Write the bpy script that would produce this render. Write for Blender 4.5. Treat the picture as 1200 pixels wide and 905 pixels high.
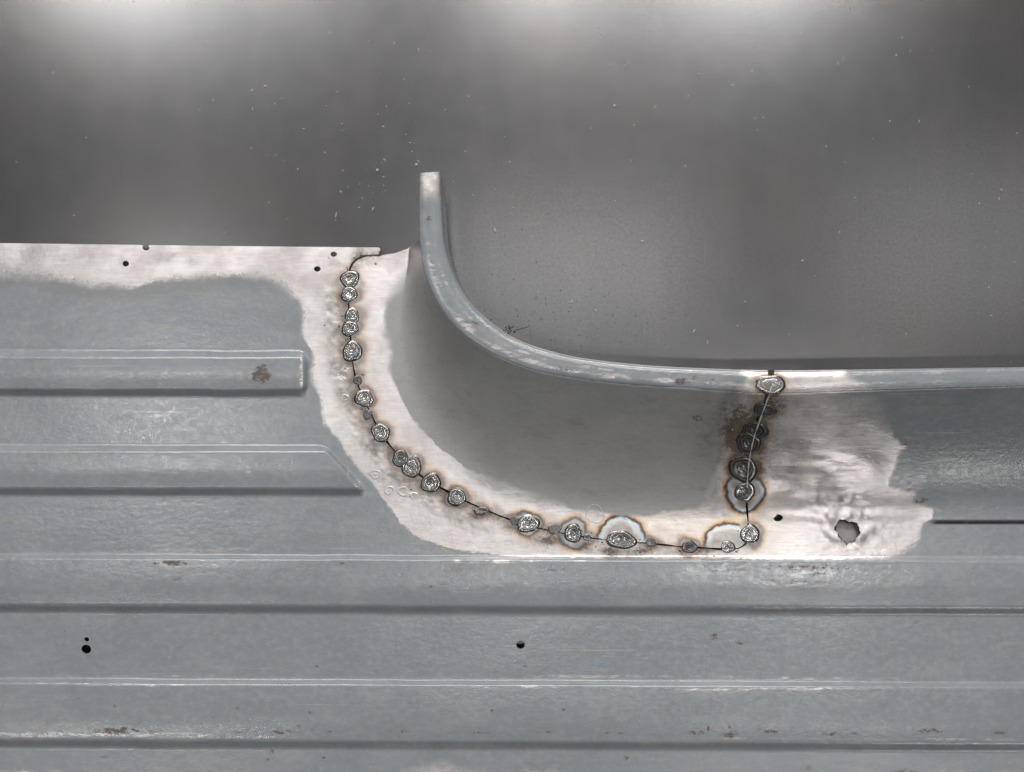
import bpy, math, random
import numpy as np
from mathutils import Vector

# ------------------------------------------------------------------ clear
for o in list(bpy.data.objects):
    bpy.data.objects.remove(o, do_unlink=True)
scene = bpy.context.scene
C = scene.collection
random.seed(7)
rng = np.random.default_rng(11)

# ------------------------------------------------------------------ camera
S = 0.0005          # metres per photo pixel on the bench top
D = 0.62            # camera height above the bench
CX, CY = 600.0, 452.5
cam_d = bpy.data.cameras.new('camera')
cam_d.sensor_fit = 'HORIZONTAL'
cam_d.sensor_width = 36.0
cam_d.lens = 36.0 * D / (1200 * S)
cam_d.clip_start = 0.01
cam_d.clip_end = 50
cam = bpy.data.objects.new('camera', cam_d)
cam.location = (0, 0, D)
C.objects.link(cam)
scene.camera = cam

# ------------------------------------------------------------------ world, lamps, exposure
w = bpy.data.worlds.new('World')
scene.world = w
w.use_nodes = True
bg = w.node_tree.nodes['Background']
bg.inputs['Color'].default_value = (0.98, 0.98, 1.0, 1)
bg.inputs['Strength'].default_value = 0.045

def lamp(x, y, z, sx, sy, power, col=(1.0, 0.985, 0.96)):
    d = bpy.data.lights.new('ceiling_and_fill_lamp', 'AREA')
    d.shape = 'RECTANGLE'
    d.size, d.size_y = sx, sy
    d.energy = power * 1.5
    d.color = col
    o = bpy.data.objects.new('ceiling_and_fill_lamp', d)
    o.location = (x, y, z)
    C.objects.link(o)
    return o

LZ = 2.6
# rows of ceiling tubes of the workshop; the far rows are the nearest to the bench edge
lamp(-1.22, 1.62, LZ, 0.36, 0.80, 11)
lamp(-0.74, 1.72, LZ, 0.22, 0.80, 6)
lamp(0.10, 1.66, LZ, 0.22, 0.86, 7.5)
lamp(0.76, 1.66, LZ, 0.46, 0.80, 12)
lamp(-1.02, 0.36, LZ, 0.30, 0.24, 0.45)
lamp(0.16, 0.36, LZ, 0.80, 0.36, 1.2)
lamp(1.36, 0.42, LZ, 0.80, 0.50, 0.9)
lamp(0.80, -0.36, LZ, 0.50, 0.08, 4.0)
lamp(-0.05, -0.46, LZ, 0.16, 0.08, 1.6)
lamp(-1.02, -0.12, LZ, 0.30, 0.07, 3.0)
lamp(-1.20, -1.55, LZ, 0.70, 0.12, 3.2)  # added front lamp, put in for the bright crest line on the bottom-left rib
lamp(0.95, -1.30, LZ, 0.60, 0.10, 2.0)
# added fill light from behind right, brightens the bare metal on the wall
bare_fill = lamp(1.45, -2.7, 1.5, 0.7, 0.4, 4.5)
bare_fill.rotation_euler = (math.radians(63), 0, math.radians(25))
# added far strip light tipped towards the bench: lights the floor, leaves the wall dark
far = lamp(0.0, 3.5, LZ, 3.4, 0.60, 122)
far.rotation_euler = (math.radians(-53), 0, 0)

scene.view_settings.view_transform = 'Standard'
scene.view_settings.look = 'None'
scene.view_settings.exposure = -0.28
scene.view_settings.gamma = 1.0
scene.render.resolution_x = 1024
scene.render.resolution_y = 772

# ------------------------------------------------------------------ small helpers
Z0 = 0.008          # upper face of the flat panel above the bench
HW = 0.046          # height of the wall under the lip

def P(px, py, z):
    """photo pixel + height -> point in the room"""
    k = S * (D - z) / D
    return np.stack([(px - CX) * k, -(py - CY) * k, z + 0 * px], -1)

def smooth(t):
    t = np.clip(t, 0, 1)
    return t * t * (3 - 2 * t)

def vnoise(x, y, scale, seed):
    """smooth value noise in -1..1"""
    r = np.random.default_rng(seed).uniform(-1, 1, (64, 64))
    u, v = x / scale + 1000, y / scale + 1000
    i, j = np.floor(u).astype(int), np.floor(v).astype(int)
    fu, fv = u - i, v - j
    fu, fv = fu * fu * (3 - 2 * fu), fv * fv * (3 - 2 * fv)
    a, b = r[i % 64, j % 64], r[(i + 1) % 64, j % 64]
    c, d = r[i % 64, (j + 1) % 64], r[(i + 1) % 64, (j + 1) % 64]
    return (a * (1 - fu) + b * fu) * (1 - fv) + (c * (1 - fu) + d * fu) * fv

def dist_polyline(x, y, pts, closed=False):
    pts = [tuple(p) for p in pts]
    if closed:
        pts = pts + [pts[0]]
    best = np.full(x.shape, 1e9)
    for (ax, ay), (bx, by) in zip(pts[:-1], pts[1:]):
        dx, dy = bx - ax, by - ay
        L = dx * dx + dy * dy + 1e-9
        t = np.clip(((x - ax) * dx + (y - ay) * dy) / L, 0, 1)
        best = np.minimum(best, (x - ax - t * dx) ** 2 + (y - ay - t * dy) ** 2)
    return np.sqrt(best)

def inside(x, y, pts):
    res = np.zeros(x.shape, bool)
    n = len(pts)
    for k in range(n):
        ax, ay = pts[k]
        bx, by = pts[(k + 1) % n]
        if ay == by:
            continue
        c = ((ay > y) != (by > y)) & (x < (bx - ax) * (y - ay) / (by - ay) + ax)
        res ^= c
    return res

def sd_poly(x, y, pts):
    """signed distance, positive inside"""
    d = dist_polyline(x, y, pts, True)
    return np.where(inside(x, y, pts), d, -d)

def spline(pts, step=4.0):
    """Catmull-Rom resample"""
    pts = [np.array(p, float) for p in pts]
    pts = [2 * pts[0] - pts[1]] + pts + [2 * pts[-1] - pts[-2]]
    out = []
    for k in range(1, len(pts) - 2):
        p0, p1, p2, p3 = pts[k - 1:k + 3]
        n = max(2, int(np.linalg.norm(p2 - p1) / step))
        for i in range(n):
            t = i / n
            out.append(0.5 * ((2 * p1) + (-p0 + p2) * t + (2 * p0 - 5 * p1 + 4 * p2 - p3) * t * t
                              + (-p0 + 3 * p1 - 3 * p2 + p3) * t ** 3))
    out.append(pts[-2])
    return np.array(out)

# ------------------------------------------------------------------ outlines measured on the panel (pixels)
SEAM = [tuple(p) for p in spline([(444.5, 299.5), (429, 300), (417, 305), (410.5, 314), (409, 327), (408, 345), (409, 362), (411, 397), (413, 423),
        (418, 447), (426, 466), (437, 490), (446, 507), (462, 528), (482, 548), (503, 565), (519, 573), (535, 582), (549, 589),
        (570, 598), (592, 607), (618, 615), (640, 621), (680, 628.5), (713, 633), (750, 636), (778, 638.5), (800, 641),
        (822, 642), (845, 643.5), (860, 643.5), (870, 640.5), (876, 632), (876.5, 612), (874.8, 590), (874.6, 572), (876, 550), (878, 534),
        (883, 512), (889, 494), (896, 475), (902, 458), (904, 444), (904, 432)], 4)]
LIP_IN = spline([(491, 170), (491, 203), (491, 250), (492, 285), (497, 318), (507, 345), (521, 368), (536, 386), (557, 403), (582, 418),
                 (612, 430), (640, 438), (700, 447.5), (760, 453), (800, 455.5), (850, 459), (905, 461.5), (960, 460), (1000, 458.5),
                 (1100, 455.5), (1200, 453), (1460, 447)], 5)
LIP_OUT_CTRL = [(517, 170), (517, 201), (519, 250), (522, 285), (530, 315), (541, 338), (556, 359), (572, 374), (592, 389), (614, 401),
                (650, 412.5), (690, 420.5), (760, 428), (850, 432.5), (905, 433.8), (960, 433.6), (1000, 433), (1100, 431.5), (1200, 430), (1460, 425)]
LIP_OUT = spline(LIP_OUT_CTRL, 5)
TOE = spline([(480, 190), (480, 250), (478, 300), (468, 345), (458, 400), (463, 450), (481, 500), (512, 540), (560, 577), (640, 602),
              (740, 612), (840, 614), (960, 612), (1100, 611), (1460, 607)], 6)

lip_in_list = [tuple(p) for p in LIP_IN]
toe_list = [tuple(p) for p in TOE]
# area between lip and toe, for telling wall from floor
BETWEEN = lip_in_list + toe_list[::-1]

def rib(y, x, yt, yb, slope, wu, wl, xe=None, we=7):
    yy = y - slope * (x - 600)
    yy = yy + .5 * vnoise(x, y * 0 + yt, 70, 90) + .25 * vnoise(x, y * 0 + yt, 22, 91)
    bow = np.clip((yy - yt) / (yb - yt), 0, 1)
    h = smooth((yy - yt) / wu) * (.16 * np.sin(np.pi * bow) + .80 * smooth((yb - yy) / (wl * .95)) + .20 * smooth((yb - yy) / (wl * 2.6)))
    if xe is not None:
        h = h * smooth((xe(y) - x) / we)
    return h

RIBS = [  # top line, bottom line, slope, step widths, end
    (410.5, 466.5, 0.0015, 10, 12, lambda y: 362 - 5 * smooth((y - 450) / 15) - 4 * smooth((424 - y) / 10)),
    (521, 583, 0.001, 10, 13, lambda y: np.interp(y, [520, 526, 535, 550, 565, 574, 583], [376, 385, 394, 408, 421, 428, 427])),
    (651, 721.5, 0.003, 6, 14, None),
    (797, 880, 0.004, 7, 13, None),
    (936, 1010, 0.004, 7, 13, None),
    (1080, 1150, 0.004, 7, 13, None),
]
RIB_H = 0.0038

def rib_each(x, y):
    out = []
    for k, (yt, yb, sl, wu, wl, xe) in enumerate(RIBS):
        out.append(rib(y, x, yt, yb, sl, wu, wl, xe))
    return out

def wall_s(x, y):
    dl = dist_polyline(x, y, lip_in_list)
    dt = dist_polyline(x, y, toe_list)
    ins = inside(x, y, BETWEEN)
    s = np.where(ins, dl / (dl + dt + 1e-6), 1.0)
    # past the lip line the sheet keeps the lip's height
    above = (~ins) & (dl < dt)
    return np.where(above, 0.0, s), dl

HOLE_C = (995.0, 622.0)

def left_band(x, y, ds):
    out = ~inside(x, y, SEAM_SIDE)
    return out * smooth((36 - ds) / 14) * smooth((y - 322) / 24) * (1 - smooth((x - 530) / 60)) * (x > 340)

SEAM_SIDE = [p for p in SEAM] + [(904, 200), (446, 200)]

def height(x, y):
    s, dl = wall_s(x, y)
    u = (np.sqrt((1 - s) ** 2 + .0196) - .14) / (math.sqrt(1.0196) - .14)
    z = HW * np.maximum(u, 0) ** (1.25 + .7 * (1 - smooth((x - 480) / 110)))
    z = z - 0.003 * np.exp(-(s / 0.05) ** 2) * 0
    for h in rib_each(x, y):
        z = z + RIB_H * h
    # panel is never quite flat: hand-beaten sheet
    z = z + 0.00022 * vnoise(x, y, 170, 1) + 0.00009 * vnoise(x, y * 1.6, 60, 2)
    # hammered, ground area round the welds and the torn hole
    d = np.hypot(x - HOLE_C[0], (y - 608) * 1.15)
    z = z + 0.00068 * np.exp(-((d - 27) / 8) ** 2) * (0.6 + 0.7 * vnoise(x, y, 9, 3)) \
          + 0.00030 * np.exp(-(d / 40) ** 2) * vnoise(x, y, 6.5, 4)
    ds = dist_polyline(x, y, SEAM[::2])
    z = z + 0.00016 * np.exp(-(ds / 26) ** 2) * vnoise(x, y, 8, 5)
    band = left_band(x, y, ds)
    z = z + band * (0.00026 * vnoise(x, y, 11, 71) + 0.00020 * vnoise(x, y, 5, 72))
    g = np.exp(-((x - 960) / 75) ** 2 - ((y - 560) / 45) ** 2)
    z = z + 0.0016 * g * vnoise(x, y * 1.5, 34, 6) + 0.00022 * g * vnoise(x * .45, y * 1.6, 12, 8) + 0.00007 * g * vnoise(x * .5, y * 2.2, 8, 9)
    # long low ridge where the floor of the right-hand end meets its wall
    z = z + 0.0006 * np.exp(-((y - 604) / 7) ** 2) * smooth((x - 885) / 40) * (1 - smooth((x - 1040) / 60))
    # step of the overlap on the far right
    z = z + 0.0011 * (1 - smooth((y - 609.5) / 4.5)) * smooth((x - 1075) / 30) * smooth((y - 520) / 80)
    return z + Z0

# ------------------------------------------------------------------ welds: x, y, rx, ry, ring radius, ring strength, darkness
WELDS = [
    (410, 327, 11, 11, 12, .5, .25), (409, 345, 9.5, 9.5, 11, .9, .25), (412.5, 370, 9, 9, 10.5, .7, .3), (410, 385, 10, 9.5, 11, .8, .3),
    (413, 412, 12.5, 12, 13, .9, .25), (419, 446, 5, 6, 6, .8, .85), (426.5, 467, 11, 10.5, 12, .9, .3), (431, 486, 6, 6, 8, .7, .7),
    (446, 507, 11.5, 11, 12, .7, .35), (469, 537, 10, 10, 11, .8, .6), (482.5, 547, 12.5, 12.5, 13, .9, .35), (505, 566, 13, 11, 14, .8, .45),
    (535, 583, 12, 10, 13, 1, .3), (564, 599, 9, 5, 9, .8, .6), (604, 611, 7, 5, 9, .9, .75), (619, 614, 13, 11, 15, 1, .2),
    (650, 620, 8, 6, 8, .7, .6), (671.5, 625, 11, 11, 16, 1, .35), (688, 630, 5, 4, 7, .8, .6), (728, 633, 18, 11, 27, 1, .45),
    (763, 636, 6, 5, 7, .9, .7), (808, 641, 9, 8, 10, .9, .8), (853, 641, 9, 7, 27, 1, .3),
    (903, 451, 17, 12, 15, .9, .35), (896, 481, 14, 8, 12, .9, .75), (884, 506, 17, 11, 16, 1, .95), (877, 520, 16, 13, 16, 1, .9),
    (871, 550, 17, 16, 17, 1, .75), (873, 577, 12, 12, 21, 1, .2), (879, 626, 11, 12, 13, .9, .25),
]

# ------------------------------------------------------------------ paint / bare outlines
BARE = [(-400, 260), (445, 260), (470, 270), (496, 296), (482, 322), (466, 334), (456, 350), (451, 372), (452, 395), (457, 412), (456, 432), (468, 468), (492, 498),
        (515, 527), (545, 548), (582, 568), (612, 577), (640, 588), (668, 596), (700, 601), (735, 603), (760, 604), (790, 602), (815, 598),
        (828, 586), (827, 575), (836, 560), (848, 545), (852, 520), (862, 480), (868, 458), (878, 446), (862, 425), (996, 425), (984, 440), (1006, 452), (985, 462), (1012, 478), (1024, 492), (1032, 502),
        (1066, 521), (1050, 533), (1041, 560), (1044, 572), (1074, 578), (1072, 590), (1095, 594), (1093, 606), (1082, 614),
        (1078, 632), (1066, 645), (1040, 653), (980, 655), (880, 655), (750, 653.5), (640, 653), (585, 651), (530, 644), (492, 632), (466, 614),
        (452, 590), (432, 562), (402, 528), (382, 495), (370, 450), (362, 405), (355, 372), (350, 350), (330, 333), (306, 322), (280, 320), (245, 322),
        (205, 326), (165, 333), (110, 331), (70, 327), (45, 318), (0, 317), (-400, 318)]
BARE_LOW = [(590, 955), (575, 915), (520, 900), (480, 908), (430, 930), (430, 1000), (590, 1000)]

RUST = [  # x, y, rx, ry, strength
    (306, 439, 10, 9, 2.2), (309, 432, 4, 5, 1.5), (137, 857, 24, 4, 1.5), (185, 857, 16, 3, .6), (285, 857, 20, 3, .6), (330, 858, 26, 3.5, .75), (395, 858, 18, 3, .6),
    (470, 857, 22, 3, .55), (560, 859, 60, 3, .5), (640, 858, 40, 3, .5), (720, 859, 45, 3, .55), (815, 859, 14, 4, .8), (855, 861, 16, 4.5, .95), (905, 857, 22, 4, .7),
    (975, 860, 18, 3.5, .7), (1090, 857, 16, 4, .9), (1172, 859, 12, 3, .8), (205, 660, 22, 4, .85), (208, 680, 10, 7, .6), (182, 660, 8, 3, .6),
    (400, 661, 7, 3, .9), (385, 661, 4, 3, .6), (505, 688, 8, 3, .6), (440, 694, 5, 4, .5), (615, 780, 6, 4, .5), (838, 747, 10, 7, .6), (868, 752, 14, 6, .55),
    (270, 383, 22, 5, .4), (282, 385, 26, 6, .35), (200, 380, 22, 5, .35), (315, 890, 8, 4, .5), (380, 888, 6, 8, .6), (735, 890, 10, 10, .5), (945, 900, 12, 6, .6), (1060, 905, 22, 6, .6),
    (660, 668, 50, 4, .45), (860, 668, 60, 4, .5), (950, 665, 80, 5, .55), (930, 682, 70, 6, .45), (870, 690, 60, 6, .35), (960, 672, 20, 6, .45),
    (818, 490, 9, 5, .8), (800, 447, 14, 4, .8), (815, 442, 7, 4, .7), (750, 448, 30, 3, .3), (240, 417, 40, 3, .35), (185, 418, 20, 3, .4),
    (1180, 590, 14, 4, .45), (1062, 520, 16, 5, .6), (1080, 587, 14, 5, .7), (60, 886, 30, 4, .3), (125, 887, 14, 4, .45), (640, 450, 20, 3, .3),
    (830, 852, 2, 7, .9), (855, 852, 2, 3, .8), (577, 833, 2.5, 3, 1), (371, 780, 3, 3, 1), (279, 831, 3, 3, 1), (134, 828, 3, 3, .9), (661, 832, 2.5, 2.5, .9),
    (365, 835, 9, 2.5, .7), (350, 852, 5, 3, .6), (250, 841, 3, 3, .8), (198, 845, 3, 3, .7), (320, 880, 5, 3, 1.0),
    (1055, 855, 3, 3, .9), (1150, 735, 3, 2, .6), (1130, 790, 3, 3, .5), (960, 795, 5, 3, .6), (1000, 860, 20, 3, .6), (1140, 730, 8, 4, .35),
]
WEAR_GLINT = [  # bright rubbed metal and scuffs, with edge glints and sheen painted in: x, y, rx, ry, strength
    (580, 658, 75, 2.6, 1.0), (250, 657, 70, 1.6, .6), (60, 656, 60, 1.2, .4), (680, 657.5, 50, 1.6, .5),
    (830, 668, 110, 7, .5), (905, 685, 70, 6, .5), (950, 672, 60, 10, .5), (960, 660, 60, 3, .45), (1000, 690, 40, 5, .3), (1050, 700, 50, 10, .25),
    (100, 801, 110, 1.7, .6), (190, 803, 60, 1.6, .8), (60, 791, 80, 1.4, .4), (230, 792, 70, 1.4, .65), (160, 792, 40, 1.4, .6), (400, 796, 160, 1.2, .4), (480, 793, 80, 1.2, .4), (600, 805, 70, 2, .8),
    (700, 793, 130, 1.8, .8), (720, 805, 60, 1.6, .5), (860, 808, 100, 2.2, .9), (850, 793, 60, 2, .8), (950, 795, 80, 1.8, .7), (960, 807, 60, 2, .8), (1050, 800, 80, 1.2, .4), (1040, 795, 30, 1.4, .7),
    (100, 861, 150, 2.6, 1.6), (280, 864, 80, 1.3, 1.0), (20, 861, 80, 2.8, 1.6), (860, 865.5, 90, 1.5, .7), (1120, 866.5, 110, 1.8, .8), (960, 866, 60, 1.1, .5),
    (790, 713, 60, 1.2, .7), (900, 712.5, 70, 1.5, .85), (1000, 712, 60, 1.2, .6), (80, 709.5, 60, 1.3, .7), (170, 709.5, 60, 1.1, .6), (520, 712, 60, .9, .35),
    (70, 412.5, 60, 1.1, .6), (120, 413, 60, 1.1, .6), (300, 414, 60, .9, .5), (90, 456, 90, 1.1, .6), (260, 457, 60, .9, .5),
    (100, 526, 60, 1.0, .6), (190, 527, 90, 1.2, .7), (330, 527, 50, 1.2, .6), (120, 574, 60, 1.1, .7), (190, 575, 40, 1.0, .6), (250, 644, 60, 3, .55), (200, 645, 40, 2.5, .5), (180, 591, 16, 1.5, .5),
    (353.5, 438, 2.0, 22, 2.2), (360, 438, 1.2, 18, .5), (419, 566, 3, 6, 2), (408, 553, 2, 8, 1.0), (290, 548, 3, 14, .5), (293, 552, 2, 9, .6), (287, 545, 2, 9, .3), (47, 613, 6, 2.5, .7),  # first entries paint the white highlights on the rib ends
    (200, 492, 90, 16, .3), (190, 485, 40, 9, .45), (180, 540, 60, 10, .25), (220, 370, 60, 16, .2), (700, 735, 90, 12, .25), (760, 770, 60, 14, .22), (960, 750, 120, 26, .25), (900, 770, 60, 10, .25),
    (640, 905, 60, 9, .5), (30, 905, 60, 5, .55), (1130, 905, 70, 5, .6), (815, 441, 10, 5, .9), (800, 440, 20, 3, .5), (1000, 720, 60, 2, .35), (980, 735, 40, 2, .4),
]
DULL = [(398, 348, 22, 14, .75), (375, 340, 10, 6, .5), (405, 380, 14, 24, .45), (190, 302, 12, 6, .8), (203, 299, 10, 4, .7), (225, 306, 7, 5, .45), (175, 308, 6, 3, .3),
        (405, 445, 16, 34, .5), (425, 505, 22, 26, .55), (455, 555, 30, 22, .6), (490, 580, 24, 12, .45), (945, 510, 30, 22, .25), (960, 470, 50, 14, .35), (395, 310, 14, 6, .35),
        (640, 634, 14, 5, .8), (725, 645, 40, 7, .6), (697, 602, 10, 9, .5), (1045, 618, 30, 26, .3), (935, 592, 16, 5, .5)]
PITS = [(404, 372, 12, 30, 1), (406, 445, 14, 30, 1), (420, 500, 16, 26, 1), (455, 560, 28, 18, 1), (490, 583, 22, 12, .9), (535, 595, 30, 10, .6), (640, 640, 40, 10, 1), (585, 620, 30, 14, .6),
        (730, 646, 60, 7, 1), (830, 600, 50, 12, .4), (10, 60, 1, 1, 0)]

def blobs(x, y, lst, pw=1.0):
    v = np.zeros(x.shape)
    for (cx, cy, rx, ry, s) in lst:
        q = ((x - cx) / rx) ** 2 + ((y - cy) / ry) ** 2
        v = np.maximum(v, s * np.exp(-q * 1.1))
    return v

def attributes(x, y):
    at = {}
    jx = x + 1.0 * vnoise(x, y, 7, 31) + 5 * vnoise(x, y, 26, 32)
    jy = y + 1.0 * vnoise(x, y, 7, 33) + 3 * vnoise(x, y, 26, 34) * (1 - smooth((y - 600) / 40))
    sd = np.maximum(sd_poly(jx, jy, BARE), sd_poly(jx, jy, BARE_LOW))
    at['bare_distance'] = np.clip(sd, -40, 40)
    soft = 2.2 + 7 * (1 - smooth((x - 270) / 120)) + 8 * smooth((y - 860) / 20)
    soft = soft + 10 * np.exp(-((x - 475) / 25) ** 2 - ((y - 330) / 45) ** 2)
    soft = soft + 5 * np.exp(-((x - 590) / 90) ** 2 - ((y - 570) / 20) ** 2) + 14 * np.exp(-((x - 850) / 26) ** 2 - ((y - 500) / 60) ** 2)
    soft = soft + 18 * np.exp(-((x - 1010) / 40) ** 2 - ((y - 478) / 26) ** 2) + 4 * np.exp(-((x - 1080) / 20) ** 2 - ((y - 635) / 26) ** 2)
    soft = soft * np.clip(1.15 + 1.0 * vnoise(x, y, 34, 80), .45, 2)
    at['bare_soft'] = soft
    heat = np.full(x.shape, 40.0)
    hw = np.zeros(x.shape)
    arc = np.zeros(x.shape)
    for k, (cx, cy, rx, ry, R, st, dk) in enumerate(WELDS):
        a = rx / ry
        if R > 20:
            a = 1.0
        d = np.hypot(x - cx, (y - cy) * min(a, 1.35)) - R - 1.0 - 1.2 * np.sin(3 * np.arctan2(y - cy, x - cx) + k)
        m = d < heat
        heat = np.where(m, d, heat)
        sk_ = st * (smooth((cy + 9 - y) / 16) if (R > 20 and cy > 620) else 1.0)
        hw = np.where(m, sk_, hw)
        arc = np.where(m, 1.0 if R > 20 else (.6 if R > 14.5 and dk < .5 else (.4 if k % 3 == 0 else .1)), arc)
    at['heat_distance'] = heat
    at['heat_strength'] = hw
    at['heat_arc'] = arc
    ds = dist_polyline(x, y, SEAM[::2])
    n = 0.65 + 0.5 * vnoise(x, y, 14, 40)
    rside = inside(x, y, SEAM_SIDE)
    soot = (0.62 - .25 * rside) * np.exp(-(ds / 7) ** 1.3) * n + 0.16 * np.exp(-(ds / 20) ** 2) * n * (1 - .6 * rside)
    soot = np.maximum(soot, blobs(x, y, [(640, 632, 26, 8, .9), (725, 646, 38, 7, 1.2), (690, 640, 26, 8, .8), (604, 618, 18, 8, .7), (560, 606, 20, 7, .6), (800, 648, 30, 5, .7)]) * n)
    # smoke above the right-hand weld
    soot = np.maximum(soot, blobs(x, y, [(862, 505, 22, 50, 1.1), (900, 475, 28, 18, .8), (880, 512, 26, 30, 1.4), (874, 550, 25, 18, 1.2), (852, 490, 22, 40, .45), (903, 520, 20, 34, .45), (905, 450, 26, 14, .5), (835, 500, 30, 50, .35)]) * (0.8 + 0.4 * vnoise(x, y, 9, 41)))
    at['soot'] = np.clip(soot, 0, 1)
    at['rust'] = blobs(x, y, RUST)
    at['wear_glint'] = blobs(x, y, WEAR_GLINT)
    at['dull'] = np.maximum(blobs(x, y, DULL), left_band(x, y, ds) * (.72 + .35 * vnoise(x, y, 16, 73)))
    at['pits'] = blobs(x, y, PITS) * (.55 + .6 * vnoise(x, y, 20, 74))
    # dark line of the overlap at far right, its gap shadow painted in
    at['primer'] = smooth((sd + 24) / 12) * (1 - smooth((x - 290) / 60)) * (y < 400)
    at['overlap_shade'] = smooth((3.1 - np.abs(y - 612.2)) / 1.6) * smooth((x - 1088) / 10)
    straw = np.exp(-((x - 790) / 90) ** 2 - ((y - 618) / 20) ** 2) * .7 + np.exp(-((x - 905) / 22) ** 2 - ((y - 620) / 25) ** 2) * .5 + .35 * np.exp(-(ds / 16) ** 2)
    at['straw'] = straw
    return at

# ------------------------------------------------------------------ material helpers
class NT:
    def __init__(self, name):
        self.m = bpy.data.materials.new(name)
        self.m.use_nodes = True
        self.t = self.m.node_tree
        self.b = self.t.nodes['Principled BSDF']
    def n(self, typ, **kw):
        nd = self.t.nodes.new(typ)
        for k, v in kw.items():
            setattr(nd, k, v)
        return nd
    def link(self, a, b):
        self.t.links.new(a, b)
    def put(self, sock, v):
        if isinstance(v, (int, float)):
            sock.default_value = v
        elif isinstance(v, tuple):
            sock.default_value = v if len(v) == 4 or len(sock.default_value) == 3 else v + (1,)
        else:
            self.link(v, sock)
    def attr(self, name):
        return self.n('ShaderNodeAttribute', attribute_name=name).outputs['Fac']
    def math(self, op, a, b=None, c=None, clamp=False):
        nd = self.n('ShaderNodeMath', operation=op, use_clamp=clamp)
        self.put(nd.inputs[0], a)
        if b is not None: self.put(nd.inputs[1], b)
        if c is not None: self.put(nd.inputs[2], c)
        return nd.outputs[0]
    def rng(self, v, a, b, lo=0.0, hi=1.0, smoothstep=True):
        nd = self.n('ShaderNodeMapRange', interpolation_type='SMOOTHSTEP' if smoothstep else 'LINEAR')
        for i, q in enumerate((v, a, b, lo, hi)):
            self.put(nd.inputs[i], q)
        return nd.outputs[0]
    def mix(self, f, a, b, mode='MIX'):
        nd = self.n('ShaderNodeMix', data_type='RGBA', blend_type=mode)
        self.put(nd.inputs[0], f); self.put(nd.inputs[6], a); self.put(nd.inputs[7], b)
        return nd.outputs[2]
    def mixf(self, f, a, b):
        nd = self.n('ShaderNodeMix', data_type='FLOAT')
        self.put(nd.inputs[0], f); self.put(nd.inputs[2], a); self.put(nd.inputs[3], b)
        return nd.outputs[0]
    def coord(self, scale=(1, 1, 1), rot=0.0):
        tc = self.n('ShaderNodeTexCoord')
        mp = self.n('ShaderNodeMapping')
        mp.inputs['Scale'].default_value = scale
        mp.inputs['Rotation'].default_value = (0, 0, rot)
        self.link(tc.outputs['Object'], mp.inputs['Vector'])
        return mp.outputs[0]
    def noise(self, co, scale, detail=3.0, rough=0.55, dist=0.0):
        nd = self.n('ShaderNodeTexNoise')
        self.link(co, nd.inputs['Vector'])
        nd.inputs['Scale'].default_value = scale
        nd.inputs['Detail'].default_value = detail
        nd.inputs['Roughness'].default_value = rough
        nd.inputs['Distortion'].default_value = dist
        return nd.outputs['Fac']
    def ramp(self, f, stops):
        nd = self.n('ShaderNodeValToRGB')
        cr = nd.color_ramp
        while len(cr.elements) < len(stops):
            cr.elements.new(0.5)
        for e, (p, c) in zip(cr.elements, stops):
            e.position = p
            e.color = c + (1,)
        self.put(nd.inputs[0], f)
        return nd.outputs[0]
    def bump(self, h, dist, strength=1.0, prev=None):
        nd = self.n('ShaderNodeBump')
        nd.inputs['Distance'].default_value = dist
        self.put(nd.inputs['Strength'], strength)
        self.link(h, nd.inputs['Height'])
        if prev is not None:
            self.link(prev, nd.inputs['Normal'])
        return nd.outputs[0]

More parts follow.
